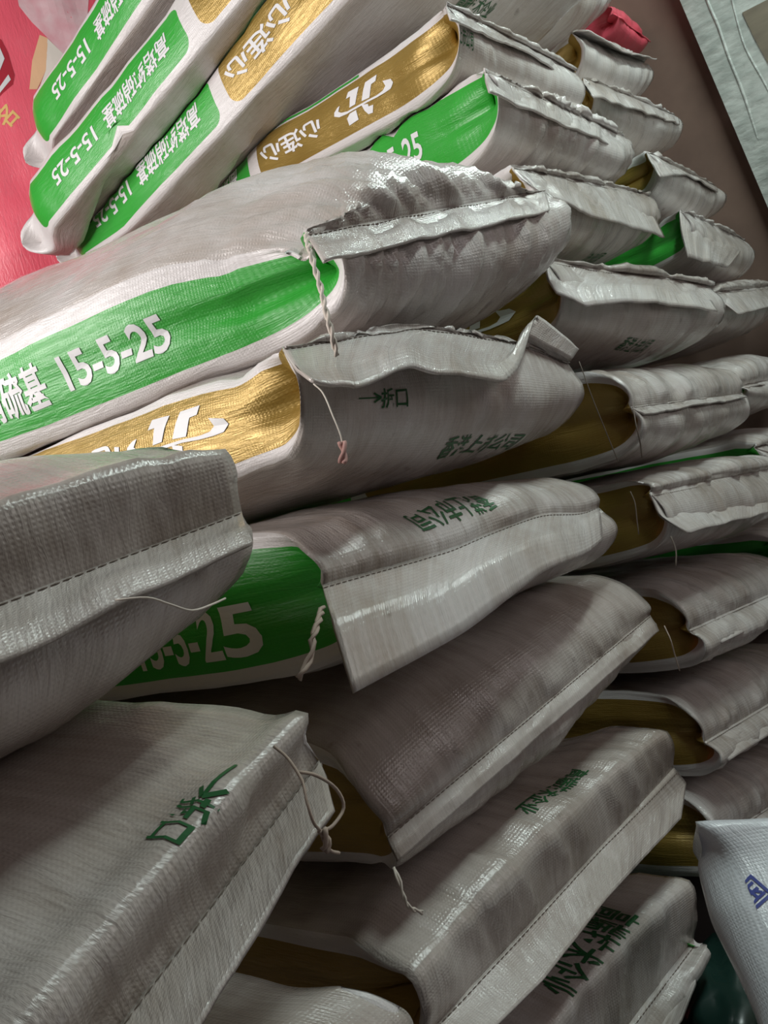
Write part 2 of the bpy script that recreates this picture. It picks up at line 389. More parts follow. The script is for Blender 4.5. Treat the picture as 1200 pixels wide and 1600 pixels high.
def tube(name, pts, r, mat, parent=None, n=6, sub=4, braid=0, closed=False):
    pts = np.asarray(pts, float)
    if sub > 1 and len(pts) > 2:
        out = []
        Q = np.concatenate([[2 * pts[0] - pts[1]], pts, [2 * pts[-1] - pts[-2]]])
        for i in range(1, len(Q) - 2):
            for k in range(sub):
                t = k / sub; p0, p1, p2, p3 = Q[i - 1:i + 3]
                out.append(.5 * (2 * p1 + (p2 - p0) * t + (2 * p0 - 5 * p1 + 4 * p2 - p3) * t * t + (3 * p1 - p0 - 3 * p2 + p3) * t ** 3))
        out.append(pts[-1]); pts = np.array(out)
    V, Fc = [], []
    strands = [0, math.pi] if braid else [0]
    arc = np.concatenate([[0], np.cumsum(np.linalg.norm(np.diff(pts, axis=0), axis=1))])
    if braid:
        m = max(8, int(arc[-1] / (braid * .9))); ar = np.linspace(0, arc[-1], m); pts = np.column_stack([np.interp(ar, arc, pts[:, i]) for i in range(3)]); arc = ar
    tg = np.gradient(pts, axis=0); tg /= np.maximum(np.linalg.norm(tg, axis=1, keepdims=True), 1e-9)
    ref = np.array([.3, .5, .8]); a = np.cross(tg, ref); a /= np.linalg.norm(a, axis=1, keepdims=True); b = np.cross(tg, a)
    for ph in strands:
        base = len(V); c = pts
        if braid:
            an = arc / braid * 1.5 + ph; c = pts + a * (np.cos(an) * r * 1.0)[:, None] + b * (np.sin(an) * r * 1.0)[:, None]
        for i in range(len(c)):
            for k in range(n):
                q = 2 * math.pi * k / n; V.append(c[i] + r * (a[i] * math.cos(q) + b[i] * math.sin(q)))
        for i in range(len(c) - 1):
            for k in range(n): Fc.append((base + i * n + k, base + i * n + (k + 1) % n, base + (i + 1) * n + (k + 1) % n, base + (i + 1) * n + k))
        Fc.append([base + k for k in range(n)][::-1]); Fc.append([base + (len(c) - 1) * n + k for k in range(n)])
    return link_mesh(name, V, Fc, mat, parent)

def build_sack(s):
    s.N = normals(s.V)
    uvx = np.repeat(s.tl[:, None] - s.uoff, s.ns, 1); uvy = np.zeros((s.nt, s.ns))
    uvy[:, :s.nx] = s.X; uvy[:, s.nx:s.nx + s.ng] = (.5 - s.g) * s.G
    uvy[:, s.nx + s.ng:2 * s.nx + s.ng] = s.X[::-1]; uvy[:, 2 * s.nx + s.ng:] = (.5 - s.g[::-1]) * s.G
    uvx[:, :s.nx] = s.arcT[:, None]; uvx[:, s.nx + s.ng:2 * s.nx + s.ng] = s.arcB[:, None] + 3
    f = grid_faces(s.nt, s.ns); j = np.tile(np.arange(s.ns), s.nt - 1)
    mi = (((j >= s.nx - 1) & (j < s.nx + s.ng)) | (j >= 2 * s.nx + s.ng - 1)).astype(np.int32)
    # gusset UVs at the shared border columns: per-loop correction
    me_uv = np.stack([uvx, uvy], -1).reshape(-1, 2)
    f = [list(q) for q in f] + [[(s.nt - 1) * s.ns + k for k in range(s.ns)]]
    mi = np.concatenate([mi, [0]])
    root = bpy.data.objects.new(s.name, None); C.objects.link(root); root.empty_display_size = .05
    tag(root, s.label, 'sack', s.group); s.root = root
    mats = [M_ENDD if s.dusty else M_END, {'gold': M_GOLD, 'green': M_GREEN, 'blue': M_BLUEW, 'red': M_RED}[s.kind]]
    if s.kind in ('blue', 'red'): mats[0] = mats[1]
    o = link_mesh('sack_body', s.V.reshape(-1, 3), f, mats, root, uv=me_uv, midx=mi)
    # border columns belong to a sheet: give gusset faces touching them their own UV
    l = o.data.uv_layers[0].data
    for p in o.data.polygons:
        if p.material_index == 1:
            ju = [v % s.ns for v in p.vertices]
            for li in p.loop_indices:
                v = o.data.loops[li].vertex_index; jj = v % s.ns; i = v // s.ns
                if jj == s.nx - 1 or jj == 0: l[li].uv = (s.tl[i] - s.uoff, s.G / 2)
                elif jj == s.nx + s.ng or jj == 2 * s.nx + s.ng - 1: l[li].uv = (s.tl[i] - s.uoff, -s.G / 2)
    s.obj = o
    if s.flap and not s.hide_flap: build_flap(s, mats[0])
    return s
def inside(T, p):
    o = Vector(p); n = 0; dr = Vector((.043, .031, .9986))
    for _ in range(12):
        h = T.ray_cast(o, dr)
        if h[0] is None: break
        n += 1; o = h[0] + dr * 1e-5
    return n % 2 == 1
def build_flap(s, mat):
    K = 14; n = 70
    keys = []
    for fx, pts in s.flap:
        q = [(0., 0., 0.)]; x0 = (fx - .5) * s.W
        for p in pts:
            if len(p) == 3: l = s_plane(s, *p); q.append((l[1], l[2], l[0] - x0))
            else: q.append((p[0], p[1], 0.))
        q = np.array(q, float)
        if any(len(p) == 3 for p in pts):                      # pixel keys are absolute: take away the seam offset here
            so = np.array([np.interp(fx, s.fx, s.sy), np.interp(fx, s.fx, s.sz), 0.]); q[1:] -= so
        arc = np.concatenate([[0], np.cumsum(np.linalg.norm(np.diff(q, axis=0), axis=1))]); ar = np.linspace(0, arc[-1], K)
        keys.append((fx, np.column_stack([np.interp(ar, arc, q[:, c]) for c in range(3)])))
    keys.sort(key=lambda k: k[0]); kx = [k[0] for k in keys]; kp = np.stack([k[1] for k in keys])
    fx = np.linspace(0, 1, n); prof = np.zeros((n, K, 3))
    fe = fx
    for k in range(K):
        for c in range(3): prof[:, k, c] = np.interp(fe, kx, kp[:, k, c])
    prof[:, :, 0] += np.interp(fx, s.fx, s.sy)[:, None]; prof[:, :, 1] += np.interp(fx, s.fx, s.sz)[:, None]
    qn = np.linspace(0, 1, K)
    x = np.linspace(-s.W / 2, s.W / 2, n)
    X = x[:, None] + (np.interp(fx, [0, 1], [s.flap_skew[0], s.flap_skew[1]]))[:, None] * qn[None, :] + prof[..., 2]
    P = s.O + X[..., None] * s.ex + prof[..., 0:1] * s.ey + prof[..., 1:2] * s.ez
    du = np.gradient(P, axis=0); dv = np.gradient(P, axis=1); N = np.cross(du, dv); N /= np.maximum(np.linalg.norm(N, axis=2, keepdims=True), 1e-9)
    wob = (.0028 * vnoise(xyz(x[:, None] * 26 + s.seed, qn[None, :] * .8, s.seed)) + .0008 * (1 - 2 * np.abs(vnoise(xyz(x[:, None] * 55 + s.seed, qn[None, :] * 1.5 + 4, 2.))))) * np.clip(qn * 2.5, 0, 1)[None, :]
    P = P + N * wob[..., None]
    th = .0013
    P0 = P.copy(); Q = P.reshape(-1, 3).copy()                          # the flap lies on whatever it touches
    kk = np.tile(np.arange(K), n)
    for t_ in TREES:
        for k in range(len(Q)):
            if kk[k] < 1: continue
            q, nm, _, d = t_.find_nearest(Q[k], .05 if t_ is s.tree else .014)
            if q is None: continue
            sd = (Vector(Q[k]) - q).dot(nm); mrg = .0034 * min(1, kk[k] / 2)
            if (sd < 0 and inside(t_, Q[k])) or (d < mrg and sd >= 0): Q[k] = np.array(q) + np.array(nm) * mrg
    D = Q.reshape(P.shape) - P0
    for _ in range(3): D = (np.concatenate([D[:1], D[:-1]]) + 2 * D + np.concatenate([D[1:], D[-1:]])) / 4
    P = P0 + D
    A, B = P + N * th, P - N * th
    ring = np.concatenate([A, B[:, ::-1]], 1)                    # n, 2K
    f = [list(q) for q in grid_faces(n, 2 * K)] + [list(range(2 * K)), [(n - 1) * 2 * K + k for k in range(2 * K)][::-1]]
    uq = np.concatenate([qn, qn[::-1]]) * .06
    uv = np.stack(np.broadcast_arrays(uq[None, :] + 2, x[:, None]), -1).reshape(-1, 2)
    fo = link_mesh('seam_flap', ring.reshape(-1, 3), f, mat, s.root, uv=uv)
    s.fP, s.fN, s.fx2 = P, N, fx
    # stitching: a row of short thread stitches just beyond the seam, both faces
    k0 = min(K - 2, max(1, int(round(s.stitch * (K - 1)))))
    V, Fc = [], []
    for side in (1, -1):
        line = P[:, k0] + N[:, k0] * side * (th + .0005)
        arc = np.concatenate([[0], np.cumsum(np.linalg.norm(np.diff(line, axis=0), axis=1))])
        m = int(arc[-1] / .0065)
        ev = np.linspace(0, arc[-1], m + 1)
        for i in range(m):
            a = np.array([np.interp(ev[i], arc, line[:, c]) for c in range(3)]); b = np.array([np.interp(ev[i] + .0050, arc, line[:, c]) for c in range(3)])
            nb = np.array([np.interp(ev[i], arc, N[:, k0, c]) for c in range(3)]); nb = nn(nb) * .00055; t = nn(b - a); sd = np.cross(t, nb)
            base = len(V)
            for e, c in ((a, .5), (a * .5 + b * .5, 1.), (b, .5)):
                V += [e + nb * c * side, e + sd * c, e - nb * side * c, e - sd * c]
            for q in (0, 4):
                for k in range(4): Fc.append((base + q + k, base + q + (k + 1) % 4, base + q + 4 + (k + 1) % 4, base + q + 4 + k))
    link_mesh('stitching', V, Fc, M_SEAM, fo)

# ==== SETTING ====
def box(name, lo, hi, mat, parent=None):
    x0, y0, z0 = lo; x1, y1, z1 = hi
    v = [(x0, y0, z0), (x1, y0, z0), (x1, y1, z0), (x0, y1, z0), (x0, y0, z1), (x1, y0, z1), (x1, y1, z1), (x0, y1, z1)]
    f = [(3, 2, 1, 0), (4, 5, 6, 7), (0, 1, 5, 4), (1, 2, 6, 5), (2, 3, 7, 6), (3, 0, 4, 7)]
    return link_mesh(name, v, f, mat, parent, False)
M_FLOOR = plain('dark_concrete', (.055, .048, .045), .85, noise=(.03, .026, .026), scale=6, bump=.003)
M_WALL = plain('brown_plaster', (.25, .16, .125), .9, noise=(.19, .12, .095), scale=7, bump=.004)
tag(box('floor', (-2.2, -2.2, -.1), (2.3, 3.3, 0), M_FLOOR), kind='structure')
tag(box('wall_right', (2.03, -2.2, 0), (2.15, 3.3, 2.9), M_WALL), kind='structure')
tag(box('wall_back', (-2.2, 3.2, 0), (2.03, 3.3, 2.9), M_WALL), kind='structure')

# ==== SACK DATA ====
def wp(x, y, z): return np.array([x, y, z + H])
# ---- nearest column, left foreground
Z1 = sack('fertilizer_sack', (0, 945), (378, 802), .38, .385, zt=.085, zb=(-.118, -.098), W=.49, yf=.18, p_bot=((-.002, .3), (.0, 1.)), p_top=((-.003, .30), (-.007, .60), (.008, .62), (.05, .9), (.10, .98)), chaikin=2, kind='gold', yaw=-9, dusty=True,
          crinkle=.5, wr=.003, flap=[(0, [(-.02, -.010), (-.036, -.028)]), (1, [(384, 826, -.022), (394, 852, -.032)])], label='dusty white sack at the left edge with a folded seam strip and thin white thread', group='sacks of the nearest column')
Z2 = sack('fertilizer_sack', (190, 1600), (500, 1190), .34, .37, zt=(.118, .116), zb=-.07, W=.49, yf=.24, p_bot=((.014, .35), (.022, 1.)), lump=.009, crinkle=.6, chaikin=1, p_top=((.0, .16), (-.010, .36), (-.006, .42), (.020, .40), (.06, .56), (.12, .85), (.18, .97)), kind='gold', yaw=-7, dusty=True,
          flap=[(0, [(-.02, -.008), (-.04, -.03)]), (1, [(510, 1215, -.02), (520, 1262, -.04)])], label='dusty white sack in the lower left with a green arrow print and thread loop', group='sacks of the nearest column')
Z3 = sack('fertilizer_sack', (300, 2040), (640, 1622), .36, .385, zt=.08, zb=-.06, W=.49, yf=.16, kind='gold', yaw=-12, dusty=True,
          flap=[(0, [(-.02, -.03)]), (1, [(-.02, -.03)])], hide_flap=True, label='grey sack top at the bottom edge under the sack with the arrow', group='sacks of the nearest column')
# ---- second column
A1 = sack('fertilizer_sack', (478, 368), (850, 298), .44, .452, zt=(.088, .055), zb=(-.10, -.128), G=.135, crown=(.085, .022), back=(0, 622, .36), level=.38, yf=.13, p_top=((-.014, .5), (.01, 1.)), p_bot=((-.035, .3), (-.05, 1.0)), kind='green', crease=.05, wr=.0055, wfall=.2, crinkle=.35, slant=.9, hump=.03, dfl=.95,
          flap=[(0, [(492, 386, -.016), (506, 408, -.03)]), (1, [(854, 312, -.014), (858, 330, -.026)])], label='green sided sack reading 15-5-25 with a wrinkled end, topmost of its column', group='sacks of the second column')
A2 = sack('fertilizer_sack', (442, 548), (888, 570), .44, .455, zt=.018, zb=-.108, back=(150, 738, .25), level=.3, hump=.02, yf=.12, p_bot=((-.014, .3), (-.03, 1.0)), kind='gold', crease=.02,
          seam=[(530, 528, 0), (650, 512, 0), (720, 520, 0), (800, 536, 0), (860, 556, 0)],
          flap=[(0, [(465, 575, -.03), (488, 592, -.045)]), (.2, [(545, 575, -.035), (553, 605, -.055)]), (.4, [(640, 545, -.03), (645, 574, -.045)]), (.46, [(680, 558, -.03), (682, 586, -.05)]), (.72, [(775, 570, -.03), (790, 594, -.045)]), (.76, [(795, 560, -.025), (812, 575, -.03)]), (.82, [(815, 520, -.01), (836, 491, -.012)]), (1, [(895, 560, -.012), (905, 545, -.014)])],
          label='sack with a gold side and white emblem, its mouth flap folded forward', group='sacks of the second column')
A3 = sack('fertilizer_sack', (503, 915), (935, 792), .44, .445, zt=.066, zb=-.085, yf=.16, p_top=((-.006, .4), (.02, 1.)), p_bot=((-.03, .35), (-.04, 1.)), yaw=-20, kind='green', crown=.008,
          seam=[(630, 880, 0), (710, 857, 0), (768, 832, 0), (850, 802, 0), (915, 803, 0)],
          flap=[(0, [(520, 970, -.05), (553, 1083, -.07)]), (.5, [(745, 890, -.045), (770, 955, -.06)]), (.8, [(870, 835, -.03), (880, 880, -.045)]), (1, [(937, 800, -.012), (940, 845, -.025)])],
          label='sack with a wide flap hanging over its end, a dark green side reading 25', group='sacks of the second column')
A4 = sack('fertilizer_sack', (605, 1308), (1015, 962), .43, .43, zt=.105, zb=-.078, crinkle=.4, yf=.20, p_top=((-.004, .35), (.03, 1.)), p_bot=((-.012, .4), (-.016, 1.)), yaw=-14, kind='gold', dusty=True,
          flap=[(0, [(613, 1328, -.008), (623, 1345, -.012)]), (1, [(1023, 975, -.008), (1029, 986, -.012)])], label='plump white sack with a smooth shiny top and a narrow rolled white seam', group='sacks of the second column')
A5 = sack('fertilizer_sack', (660, 1625), (1052, 1200), .41, .42, zt=.078, zb=-.06, yf=.17, crinkle=.4, p_top=((-.004, .35), (-.004, .74), (.010, .82), (.06, .96)), p_bot=((.0, .4), (.02, 1.)), yaw=-14, kind='gold', dusty=True,
          flap=[(0, [(720, 1660, -.03)]), (.25, [(850, 1530, -.03)]), (.6, [(952, 1400, -.03)]), (1, [(1073, 1222, -.006), (1062, 1280, -.02)])], label='sack with a broad flat flap and stitched band, below the shiny plump sack', group='sacks of the second column')
A6 = sack('fertilizer_sack', (865, 1755), (1083, 1467), .41, .41, zt=.10, zb=-.06, yf=.18, crinkle=.4, p_top=((-.006, .45), (-.012, .84), (.008, .87), (.06, .97)), yaw=-12, kind='green', W=.40,
          flap=[(0, [(-.02, -.045)]), (1, [(1090, 1530, -.02), (1062, 1590, -.035)])], label='clean white sack with large green characters at the bottom of the second column', group='sacks of the second column')
# ---- third column
def bcol(L, R, YL, YR, lab, **k):
    return sack('fertilizer_sack', L, R, YL, YR, label=lab, group='sacks of the third column', **k)
dirB = dict(length=1.02, rear=.10, crown=.012)
Bm2 = bcol(None, None, 0, 0, 'leftmost green sided sack at the upper left edge of the tall stack', Lw=wp(.86, .54, 1.04), Rw=wp(1.35, .56, 1.04), zt=.03, zb=-.10, back=(5, 240, 1.0), kind='gold', **dirB)
Bm1 = bcol(None, None, 0, 0, 'long green and white sack side second from the upper left', Lw=wp(.86, .54, .895), Rw=wp(1.35, .56, .895), zt=.03, zb=-.10, back=(0, 375, 1.0), kind='gold', **dirB)
B0 = bcol(None, None, 0, 0, 'sack with a green and gold side, third from the upper left', Lw=wp(.86, .54, .76), Rw=wp(1.36, .56, .76), zt=.03, zb=-.10, level=.8, back=(70, 428, 1.0), kind='gold',
          flap=[(0, [(-.02, -.01), (-.03, -.03)]), (1, [(-.02, -.01), (-.03, -.03)])], **dirB)
B1 = bcol((697, 8), (897, 112), .535, .56, 'sack with a shining gold side and white emblem under the green and gold one', zt=.015, zb=-.10, back=(190, 372, 1.0), uoff=.045, level=.5, kind='gold', **dirB,
          flap=[(0, [(704, 30, -.02)]), (.5, [(800, 72, -.02)]), (1, [(893, 122, -.012)])])
B2 = bcol((757, 112), (975, 214), .505, .55, 'sack with a green side end reading 25 under the shining gold one', zt=.018, zb=-.10, back=(320, 450, .9), level=.45, kind='green', crown=.006, crease=.03, wr=.0055, wfall=.2, crinkle=.35, slant=.9, hump=.03, dfl=.95,
          flap=[(0, [(760, 128, -.014), (764, 144, -.022)]), (1, [(976, 224, -.012), (976, 236, -.02)])], length=.95)
B3 = bcol((800, 262), (1010, 304), .50, .54, 'sack with a crumpled flap and faint green characters, beside the wrinkled topmost sack', zt=.02, zb=-.12, yaw=-8, kind='gold',
          flap=[(0, [(815, 278, -.015), (848, 302, -.03)]), (.5, [(915, 312, -.02), (925, 338, -.035)]), (1, [(1022, 335, -.015), (1040, 370, -.03)])])
B4 = bcol((850, 406), (1108, 447), .482, .455, 'sack with a drooping flap and small green characters, above the rolled seam sack', zt=.018, zb=-.115, yaw=-8, kind='gold', crown=.010, seam=[(950, 424, 0), (1050, 436, 0)],
          flap=[(0, [(856, 437, -.015), (870, 458, -.02)]), (.25, [(905, 452, -.02), (918, 478, -.035)]), (.5, [(980, 445, -.02), (985, 471, -.035)]), (1, [(1110, 468, -.02), (1122, 486, -.035)])])
B5 = bcol((985, 637), (1160, 615), .42, .45, 'sack with a rolled seam and hanging thread beside a brown gold side', zt=.075, zb=-.075, yaw=-10, kind='gold', crown=.010, yf=.12, p_top=((-.006, .4), (.01, .95)), p_bot=((-.02, .4), (-.01, 1.)),
          flap=[(0, [(1008, 646, -.012)]), (1, [(1167, 621, -.012)])])
B6 = bcol((1015, 770), (1215, 731), .42, .425, 'sack with a double folded seam strip and knotted thread at its corner', zt=.035, zb=-.10, yaw=-10, kind='gold', crown=.010,
          flap=[(0, [(1032, 808, -.012), (1073, 833, -.035)]), (.6, [(1150, 787, -.012), (1152, 812, -.035)]), (1, [(1216, 776, -.012), (1216, 798, -.035)])])
B7 = bcol((1075, 985), (1290, 890), .41, .42, 'white sack with a pointed flap corner above a dark gold gap', W=-.5, zt=.075, zb=-.065, yaw=-10, kind='gold', crown=.010, p_top=((-.004, .4), (.02, 1.)),
          flap=[(0, [(1128, 1005, -.02)]), (1, [(1290, 925, -.02)])])
B8 = bcol((1100, 1160), (1300, 1040), .41, .42, 'sack with a folded flap tip near the right edge, second lowest of the third column', W=-.5, zt=.075, zb=-.06, yaw=-10, kind='gold', crown=.010, p_top=((-.004, .4), (.02, 1.)),
          flap=[(0, [(1140, 1188, -.02)]), (1, [(1300, 1085, -.02)])])
B9 = bcol((1110, 1320), (1310, 1190), .41, .42, 'lowest sack of the third column behind the white sack with blue print', W=-.5, zt=.07, zb=-.06, yaw=-10, kind='gold', crown=.010,
          flap=[(0, [(-.02, -.02)]), (1, [(-.02, -.02)])])
# ---- fourth column, by the wall
def ccol(L, R, YL, YR, lab, **k):
    k.setdefault('res', .72)
    return sack('fertilizer_sack', L, R, YL, YR, label=lab, group='sacks of the column by the wall', **k)
Cm1 = ccol((868, -55), (985, -35), .66, .68, 'topmost grey sack by the brown wall at the top edge', W=-.27, zt=.02, zb=-.11, kind='gold', flap=[(0, [(-.02, -.03)]), (1, [(-.02, -.03)])])
C0 = ccol((893, 52), (1005, 97), .62, .65, 'sack with a raised flap by the brown wall, second from the top', zt=.02, zb=-.105, kind='gold', flap=[(0, [(-.01, .0), (-.03, -.012)]), (.4, [(-.015, -.01), (-.035, -.03)]), (1, [(-.01, .003), (-.03, -.01)])])
C1 = ccol((911, 121), (1052, 180), .585, .61, 'sack with a shiny folded band by the brown wall, third from the top', zt=.018, zb=-.10, yaw=9, kind='gold', flap=[(0, [(915, 135, -.018), (928, 150, -.028)]), (1, [(1060, 184, -.015), (1063, 194, -.022)])])
C2 = ccol((1010, 238), (1118, 292), .55, .575, 'sack with a wavy flap over a rounded end by the brown wall', zt=.018, zb=-.10, kind='gold', flap=[(0, [(1020, 255, -.02), (1032, 276, -.03)]), (.5, [(1062, 266, -.02), (1075, 272, -.025)]), (1, [(1120, 292, -.015), (1122, 300, -.02)])])
C3 = ccol((1062, 328), (1163, 376), .52, .545, 'green sided sack with a big crumpled hanging flap by the wall', zt=.018, zb=-.115, kind='green', flap=[(0, [(1066, 365, -.02), (1074, 402, -.03)]), (.6, [(1115, 380, -.02), (1112, 412, -.035)]), (1, [(1155, 395, -.02), (1136, 418, -.03)])])
C4 = ccol((1112, 458), (1225, 445), .50, .53, 'sack with a rippled bright flap at the right edge, green at its corner', W=-.48, zt=.03, zb=-.10, kind='green', flap=[(0, [(1130, 470, -.015), (1152, 492, -.03)]), (1, [(1225, 460, -.015), (1228, 474, -.03)])])
C5 = ccol((1152, 604), (1262, 585), .46, .49, 'rounded white sack at the right edge above a dark green gap', W=-.49, zt=.07, zb=-.06, kind='green', flap_skew=(.04, 0), flap=[(0, [(1160, 607, -.012)]), (1, [(1265, 590, -.012)])])
C6 = ccol((1178, 700), (1285, 672), .45, .47, 'sack at the right edge with a green side, next below the rounded one', zt=.035, zb=-.09, kind='green', flap_skew=(.04, 0), flap=[(0, [(-.02, -.02)]), (1, [(-.02, -.02)])])
C7 = ccol((1205, 850), (1310, 815), .44, .45, 'lower sack at the right edge of which only a corner shows', zt=.04, zb=-.09, kind='green', flap=[(0, [(-.02, -.02)]), (1, [(-.02, -.02)])])
for i_, (zz, lb) in enumerate(((-.50, 'hidden lower sack of the column by the wall'), (-.635, 'lowest hidden sack of the column by the wall'))):
    sack('fertilizer_sack', None, None, Lw=wp(1.36, .45, zz + .03), Rw=wp(1.85, .46, zz + .03), zt=.04, zb=-.085, kind='green', res=.5, label=lb, group='sacks of the column by the wall')

# ---- other sacks
D1 = sack('printed_white_sack', None, None, Lw=wp(.614, .333, -.443), Rw=wp(.614 + .5 * .603, .333 - .5 * .786, -.443 - .5 * .124), eyw=(-.77, -.535, -.35), zt=.11, zb=-.02, crown=(.02, .03), length=.72, rear=.10, kind='blue', bulge=.03, lump=.006,
          wr=.002, nofold=0, crease=0, ear=.03, hide_flap=True, p_bot=((.0, .7), (.01, 1.)), p_top=((-.0, .5), (.0, 1.)), yf=.09, label='clean white sack with blue characters leaning at the lower right')
# red sacks behind the tall stack
rp = at_d(18, 205, 1.86); rx = nn(np.array([.90, -.43, 0]))
Rd = sack('printed_red_sack', None, None, Lw=rp - rx * .33 + np.array([0, 0, .50]), Rw=rp + rx * .36 + np.array([0, 0, .50]), eyw=(0.02, .06, -1), zt=.085, zb=-.085, crown=.05, length=1.0, rear=.12, kind='red', lump=.008, res=.8, crease=0,
          flap=[(0, [(-.02, 0), (-.05, .0)]), (1, [(-.02, 0), (-.05, 0)])], label='upright red sack with pink and yellow print at the upper left edge', group=None)
zb_ = rp[2] - .52
for i_ in range(8):
    hgt_ = zb_ / 8; zc_ = hgt_ * (i_ + .5)
    sack('red_sack', None, None, Lw=np.array([rp[0] - .36, rp[1] - .12, zc_]), Rw=np.array([rp[0] + .12, rp[1] - .16, zc_]), zt=hgt_ * .5, zb=-hgt_ * .5, crown=.02, length=.8, kind='red', res=.4, crease=0,
         label=('lowest', 'second lowest', 'third lowest', 'fourth lowest', 'fourth from the top', 'third from the top', 'second from the top', 'topmost')[i_] + ' flat red sack in the stack carrying the upright red sack', group='red sacks stacked behind')
Rt = sack('red_sack', None, None, Lw=wp(1.78, .69, .835), Rw=wp(1.985, .71, .835), zt=.06, zb=-.06, kind='red', res=.5, crease=0, length=.8, flap=[(0, [(-.02, -.02)]), (1, [(-.02, -.02)])],
          label='dark red sack lying on top of the column by the brown wall')
# ---- soft contact: where two sacks press on each other both give way to a shared surface
def tri_bvh(s):
    f = grid_faces(s.nt, s.ns)
    return BVHTree.FromPolygons([tuple(v) for v in s.V.reshape(-1, 3)], [tuple(int(k) for k in q) for q in f])
def press(lo_s, up_s, ax, res=.009, eps=.0010):
    """flatten two sacks against each other along axis ax (lo_s on the negative side)"""
    o = [k for k in range(3) if k != ax]
    a0, a1 = lo_s.V.min((0, 1)), lo_s.V.max((0, 1)); b0, b1 = up_s.V.min((0, 1)), up_s.V.max((0, 1))
    l = np.maximum(a0, b0) - .004; h = np.minimum(a1, b1) + .004
    if np.any(l[o] >= h[o]) or a1[ax] < b0[ax] - .004: return
    n = [int((h[k] - l[k]) / res) + 2 for k in o]
    Ta, Tb = tri_bvh(lo_s), tri_bvh(up_s)
    S = np.full(n, np.nan); up = [0, 0, 0]; up[ax] = 1; dn = [0, 0, 0]; dn[ax] = -1; up, dn = Vector(up), Vector(dn)
    hit = False
    for i in range(n[0]):
        for j in range(n[1]):
            p = [0, 0, 0]; p[o[0]] = l[o[0]] + i * res; p[o[1]] = l[o[1]] + j * res
            p[ax] = 9; qa = Ta.ray_cast(Vector(p), dn)[0]
            if qa is None: continue
            p[ax] = -9; qb = Tb.ray_cast(Vector(p), up)[0]
            if qb is None: continue
            S[i, j] = (qa[ax] + qb[ax]) / 2
            if qa[ax] > qb[ax] - 2 * eps: hit = True
    if not hit: return
    for _ in range(6):                                            # carry the surface a little past its border
        m = np.isnan(S)
        if not m.any(): break
        Pd = np.pad(S, 1, constant_values=np.nan); nb = np.stack([Pd[:-2, 1:-1], Pd[2:, 1:-1], Pd[1:-1, :-2], Pd[1:-1, 2:]])
        c = (~np.isnan(nb)).sum(0); v = np.nansum(nb, 0) / np.maximum(c, 1); S = np.where(m & (c > 0), v, S)
    m = np.isnan(S); S0 = np.where(m, np.nanmean(S), S)
    for _ in range(2):
        Pd = np.pad(S0, 1, mode='edge'); S0 = (Pd[:-2, 1:-1] + Pd[2:, 1:-1] + Pd[1:-1, :-2] + Pd[1:-1, 2:] + 4 * S0) / 8
    for s, sg in ((lo_s, -1), (up_s, 1)):
        P = s.V.reshape(-1, 3); gi = (P[:, o[0]] - l[o[0]]) / res; gj = (P[:, o[1]] - l[o[1]]) / res
        ok = (gi >= 0) & (gj >= 0) & (gi < n[0] - 1) & (gj < n[1] - 1)
        i0 = np.clip(gi.astype(int), 0, n[0] - 2); j0 = np.clip(gj.astype(int), 0, n[1] - 2); fi, fj = gi - i0, gj - j0
        ok &= ~(m[i0, j0] & m[i0 + 1, j0 + 1])
        z = (S0[i0, j0] * (1 - fi) + S0[i0 + 1, j0] * fi) * (1 - fj) + (S0[i0, j0 + 1] * (1 - fi) + S0[i0 + 1, j0 + 1] * fi) * fj
        if sg < 0: w_ = ok & (P[:, ax] > z - eps); P[w_, ax] = (z - eps)[w_]
        else: w_ = ok & (P[:, ax] < z + eps); P[w_, ax] = (z + eps)[w_]
        s.V = P.reshape(s.V.shape)
COLS = {}
for s_ in SACKS: COLS.setdefault(s_.group or s_.name, []).append(s_)
def settle():
    cols = [sorted(c, key=lambda s: -s.V[..., 2].mean()) for c in COLS.values()]
    cols.sort(key=lambda c: np.mean([s.V[..., 0].mean() for s in c]))
    for c in cols:
        for a, b in zip(c[:-1], c[1:]): press(b, a, 2)
        for a, b in zip(c[:-2], c[2:]): press(b, a, 2)
    for ca, cb in zip(cols[:-1], cols[1:]):
        for a in ca:
            for b in cb:
                if a.V[..., 2].max() > b.V[..., 2].min() and b.V[..., 2].max() > a.V[..., 2].min(): press(a, b, 0)
    for s in SACKS: s.V[..., 2] = np.maximum(s.V[..., 2], .0015)
import time as _t; _t0 = _t.time()
settle(); settle(); settle()
print('settle', _t.time() - _t0)
TREES = [tri_bvh(s_) for s_ in SACKS]
for s_, t_ in zip(SACKS, TREES): s_.tree = t_
for s_ in SACKS: build_sack(s_)
print('build', _t.time() - _t0, len(SACKS))
# ---- printing on the sacks
def rotpoly(poly, cx, cy, deg):
    c, s = math.cos(math.radians(deg)), math.sin(math.radians(deg))
    return [((x - cx) * c + (y - cy) * s, (x - cx) * s * 1 - (y - cy) * c) for x, y in poly]
def emblem():
    P = [[(235, 295), (405, 230), (425, 480), (345, 525), (305, 365), (240, 395)],
         [(495, 180), (650, 85), (665, 175), (610, 215), (630, 395), (515, 440)],
         [(530, 490), (640, 480), (665, 520), (740, 500), (768, 612), (700, 632), (620, 580)],
         [(385, 610), (470, 560), (560, 700), (430, 785), (360, 685)]]
    # crescent sweep through the middle
    a = [(160, 490), (160, 575), (215, 592), (330, 575), (470, 500), (610, 425), (740, 365), (815, 310), (838, 250), (780, 185), (900, 165), (945, 210), (935, 290)]
    b = [(860, 340), (760, 395), (620, 455), (480, 530), (340, 610), (200, 655), (110, 645), (95, 590), (125, 520)]
    P.append(a + b)
    return [rotpoly(p, 520, 430, -27) for p in P]
EMB = emblem()
